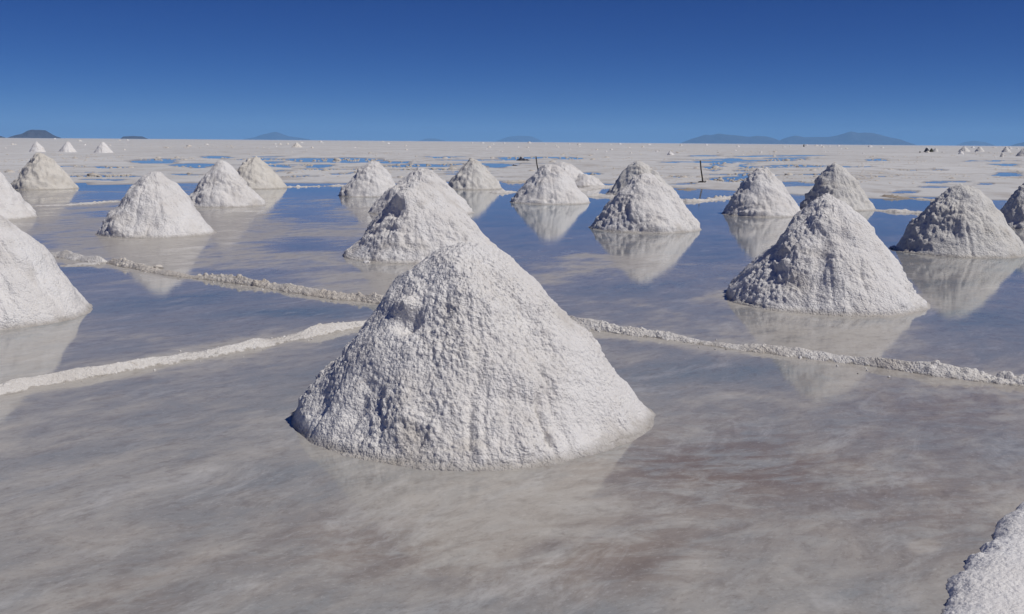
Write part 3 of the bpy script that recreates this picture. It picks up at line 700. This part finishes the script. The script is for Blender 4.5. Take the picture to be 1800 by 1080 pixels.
# broken crust clods scattered over the dry flat
def clods():
    rs = np.random.RandomState(4); n = 8500
    pxx = rs.uniform(-60, 1860, n); below = rs.uniform(12, 72, n) ** 1.0
    hor = np.interp(pxx, _hx, _hy)
    band = fbm(np.stack([pxx / 160, below / 5, pxx * 0], -1), 3, 91)
    keep = band > .02
    Vs, Fs, base = [], [], 0
    th = np.array([0, .9, 1.7]); 
    for x_, b_ in zip(pxx[keep], below[keep]):
        yy = np.interp(x_, _hx, _hy) + b_
        sh = np.interp(x_, [s[0] for s in SHORE], [s[1] for s in SHORE])
        if yy > sh - 5: continue
        g = ground(*fix(x_, yy)); D = math.hypot(*g)
        s_ = rs.uniform(.02, .075) * (1 + (rs.rand() > .96) * 1.3) * (.6 + D / 110)
        ring = []
        for lv, (rr, zz) in enumerate(((1, 0), (.8, .45), (.35, .75))):
            for k in range(6):
                q = k * math.pi / 3 + lv * .4; j = rs.uniform(.75, 1.25)
                ring.append((g[0] + s_ * rr * j * math.cos(q) * 1.5, g[1] + s_ * rr * j * math.sin(q), s_ * zz * rs.uniform(.5, 1.1) + (.0 if lv else -.02)))
        ring.append((g[0], g[1], s_ * .8)); Vs += ring
        for lv in range(2):
            for k in range(6): Fs.append((base + lv * 6 + k, base + lv * 6 + (k + 1) % 6, base + lv * 6 + 6 + (k + 1) % 6, base + lv * 6 + 6 + k))
        for k in (0, 2, 4): Fs.append((base + 12 + k, base + 12 + (k + 1) % 6, base + 12 + (k + 2) % 6, base + 18))
        base += 19
    o = mesh_obj('crust_clods', Vs, Fs, M_RIDGE_BROWN, smooth=False, attrs={'brown_fac': np.random.RandomState(3).rand(len(Vs)) * .5})
    tag(o, 'countless broken salt crust clods scattered over the dry flat', 'clods', kind='stuff')
clods()

def crumbs():
    rs = np.random.RandomState(11); Vs, Fs, base = [], [], 0
    spots = []
    for (x, y, r) in CRUMB_AT:
        for _ in range(int(110 * r)):
            a = rs.uniform(0, 6.283); q = r * (1.02 + abs(rs.normal(0, .03))); spots.append((x + q * math.cos(a), y + q * math.sin(a)))
    for pts in CRUMB_LINES:
        for (x, y) in pts: spots.append((x + rs.normal(0, .12), y + rs.normal(0, .12)))
    for x, y in spots:
        s_ = rs.uniform(.004, .011) * (2.2 if rs.rand() > .95 else 1)
        n = 5
        for zz, rr in ((-.3, .8), (.5, 1.0), (1.0, .55)):
            for k in range(n):
                q = k * 2 * math.pi / n + zz; j = rs.uniform(.7, 1.3); Vs.append((x + s_ * rr * j * math.cos(q), y + s_ * rr * j * math.sin(q), s_ * zz * .8))
        Vs.append((x, y, s_)); 
        for lv in range(2):
            for k in range(n): Fs.append((base + lv * n + k, base + lv * n + (k + 1) % n, base + (lv + 1) * n + (k + 1) % n)); Fs.append((base + lv * n + k, base + (lv + 1) * n + (k + 1) % n, base + (lv + 1) * n + k))
        for k in range(n): Fs.append((base + 2 * n + k, base + 2 * n + (k + 1) % n, base + 3 * n))
        base += 3 * n + 1
    o = mesh_obj('salt_crumbs', Vs, Fs, M_LUMP, smooth=False, attrs={'brown_fac': np.zeros(len(Vs))})
    tag(o, 'countless loose salt crumbs fallen round the pile feet and along the ridges', 'crumbs', kind='stuff')
crumbs()

# ------------------------------------------------------------------ far hills
def hill(outline, dist, seed, mat=M_HAZED_ROCK):
    """outline: (photo x, photo y of crest); a real mound that far away, as deep as it is wide"""
    xs = np.array([p[0] for p in outline], float)
    az = []; hz = []
    for x_, y_ in outline:
        hor = np.interp(x_, _hx, _hy); lin = 242 + 15 * x_ / 1800
        d = ray(x_, y_ + lin - hor); az.append(math.atan2(d[0], d[1])); hz.append(max(0, CAM_H + dist * d[2] / math.hypot(d[0], d[1])))
    az, hz = np.array(az), np.array(hz)
    n, m_ = 160, 60
    A = np.linspace(az[0], az[-1], n); Hh = np.interp(A, az, hz)
    k = np.ones(5) / 5; Hs = np.convolve(np.pad(Hh, 2, 'edge'), k, 'valid'); Hs[0] = Hs[-1] = 0
    width = dist * (az[-1] - az[0]); dd = np.linspace(-1, 1, m_) * width * .35
    AA, DD = np.meshgrid(A, dd, indexing='ij')
    Rr = dist + DD; X = Rr * np.sin(AA); Y = Rr * np.cos(AA)
    fall = np.cos(np.clip(DD / (width * .35), -1, 1) * math.pi / 2) ** 1.3
    Pn = np.stack([X.ravel(), Y.ravel(), X.ravel() * 0], -1) / (width * .09)
    nz = fbm(Pn, 5, seed).reshape(X.shape)
    Z = Hs[:, None] * fall * (1 + .55 * nz * (1 - fall)) + .06 * Hs[:, None] * nz * fall - (1 - fall) * 3
    c = (X.mean(), Y.mean())
    o = mesh_obj('hills', np.stack([X.ravel() - c[0], Y.ravel() - c[1], Z.ravel()], -1), grid_faces(n, m_), mat, loc=(c[0], c[1], 0))
    tag(o, kind='structure')
hill([(13, 246), (25, 242), (38, 239), (50, 233), (56, 231.5), (80, 232), (90, 238), (98, 242), (108, 245)], 5200, 1)
hill([(212, 244.3), (217, 240.5), (235, 239.5), (250, 240), (260, 244)], 5600, 2)
hill([(-60, 249), (-25, 240), (0, 243), (10, 246)], 5600, 3)
hill([(425, 243.3), (448, 239), (462, 234), (474, 231.5), (484, 229), (494, 232), (508, 237), (525, 239), (550, 243.2)], 19000, 4)
hill([(735, 244), (750, 239.5), (765, 239.5), (785, 244)], 22500, 5)
hill([(870, 245), (895, 236), (915, 234.5), (935, 236), (955, 245.5)], 22500, 6)
hill([(1195, 250), (1218, 242), (1232, 238), (1240, 235.5), (1250, 237), (1262, 234), (1278, 235.5), (1300, 238), (1318, 240), (1328, 238), (1348, 240), (1362, 244), (1385, 254)], 15500, 7)
hill([(1358, 253), (1380, 243), (1400, 239), (1414, 242), (1430, 241.5), (1455, 242), (1470, 240), (1484, 236), (1496, 232.5), (1510, 236.5), (1520, 235.5), (1534, 235.5), (1548, 239), (1560, 243), (1580, 247), (1612, 258.5)], 16500, 8)
hill([(1680, 259), (1695, 253), (1712, 251), (1730, 253), (1752, 260.5)], 22000, 9)
hill([(1775, 261), (1790, 256), (1815, 252), (1850, 266)], 16000, 10)

# ------------------------------------------------------------------ the air
def haze():
    V = np.array([(x, y, z) for z in (-4, 330) for x, y in ((-16000, -300), (16000, -300), (16000, 27000), (-16000, 27000))], float)
    F = [(3, 2, 1, 0), (4, 5, 6, 7), (0, 1, 5, 4), (1, 2, 6, 5), (2, 3, 7, 6), (3, 0, 4, 7)]
    mt = bpy.data.materials.new('thin_air'); mt.use_nodes = True; t = mt.node_tree
    t.nodes.remove(t.nodes['Principled BSDF'])
    v = t.nodes.new('ShaderNodeVolumePrincipled'); v.inputs['Density'].default_value = HAZE
    v.inputs['Color'].default_value = (.28, .58, 1.0, 1)
    t.links.new(v.outputs[0], t.nodes['Material Output'].inputs['Volume'])
    o = mesh_obj('haze', V, F, mt, smooth=False); tag(o, kind='stuff')
HAZE = 6.5e-5
haze()
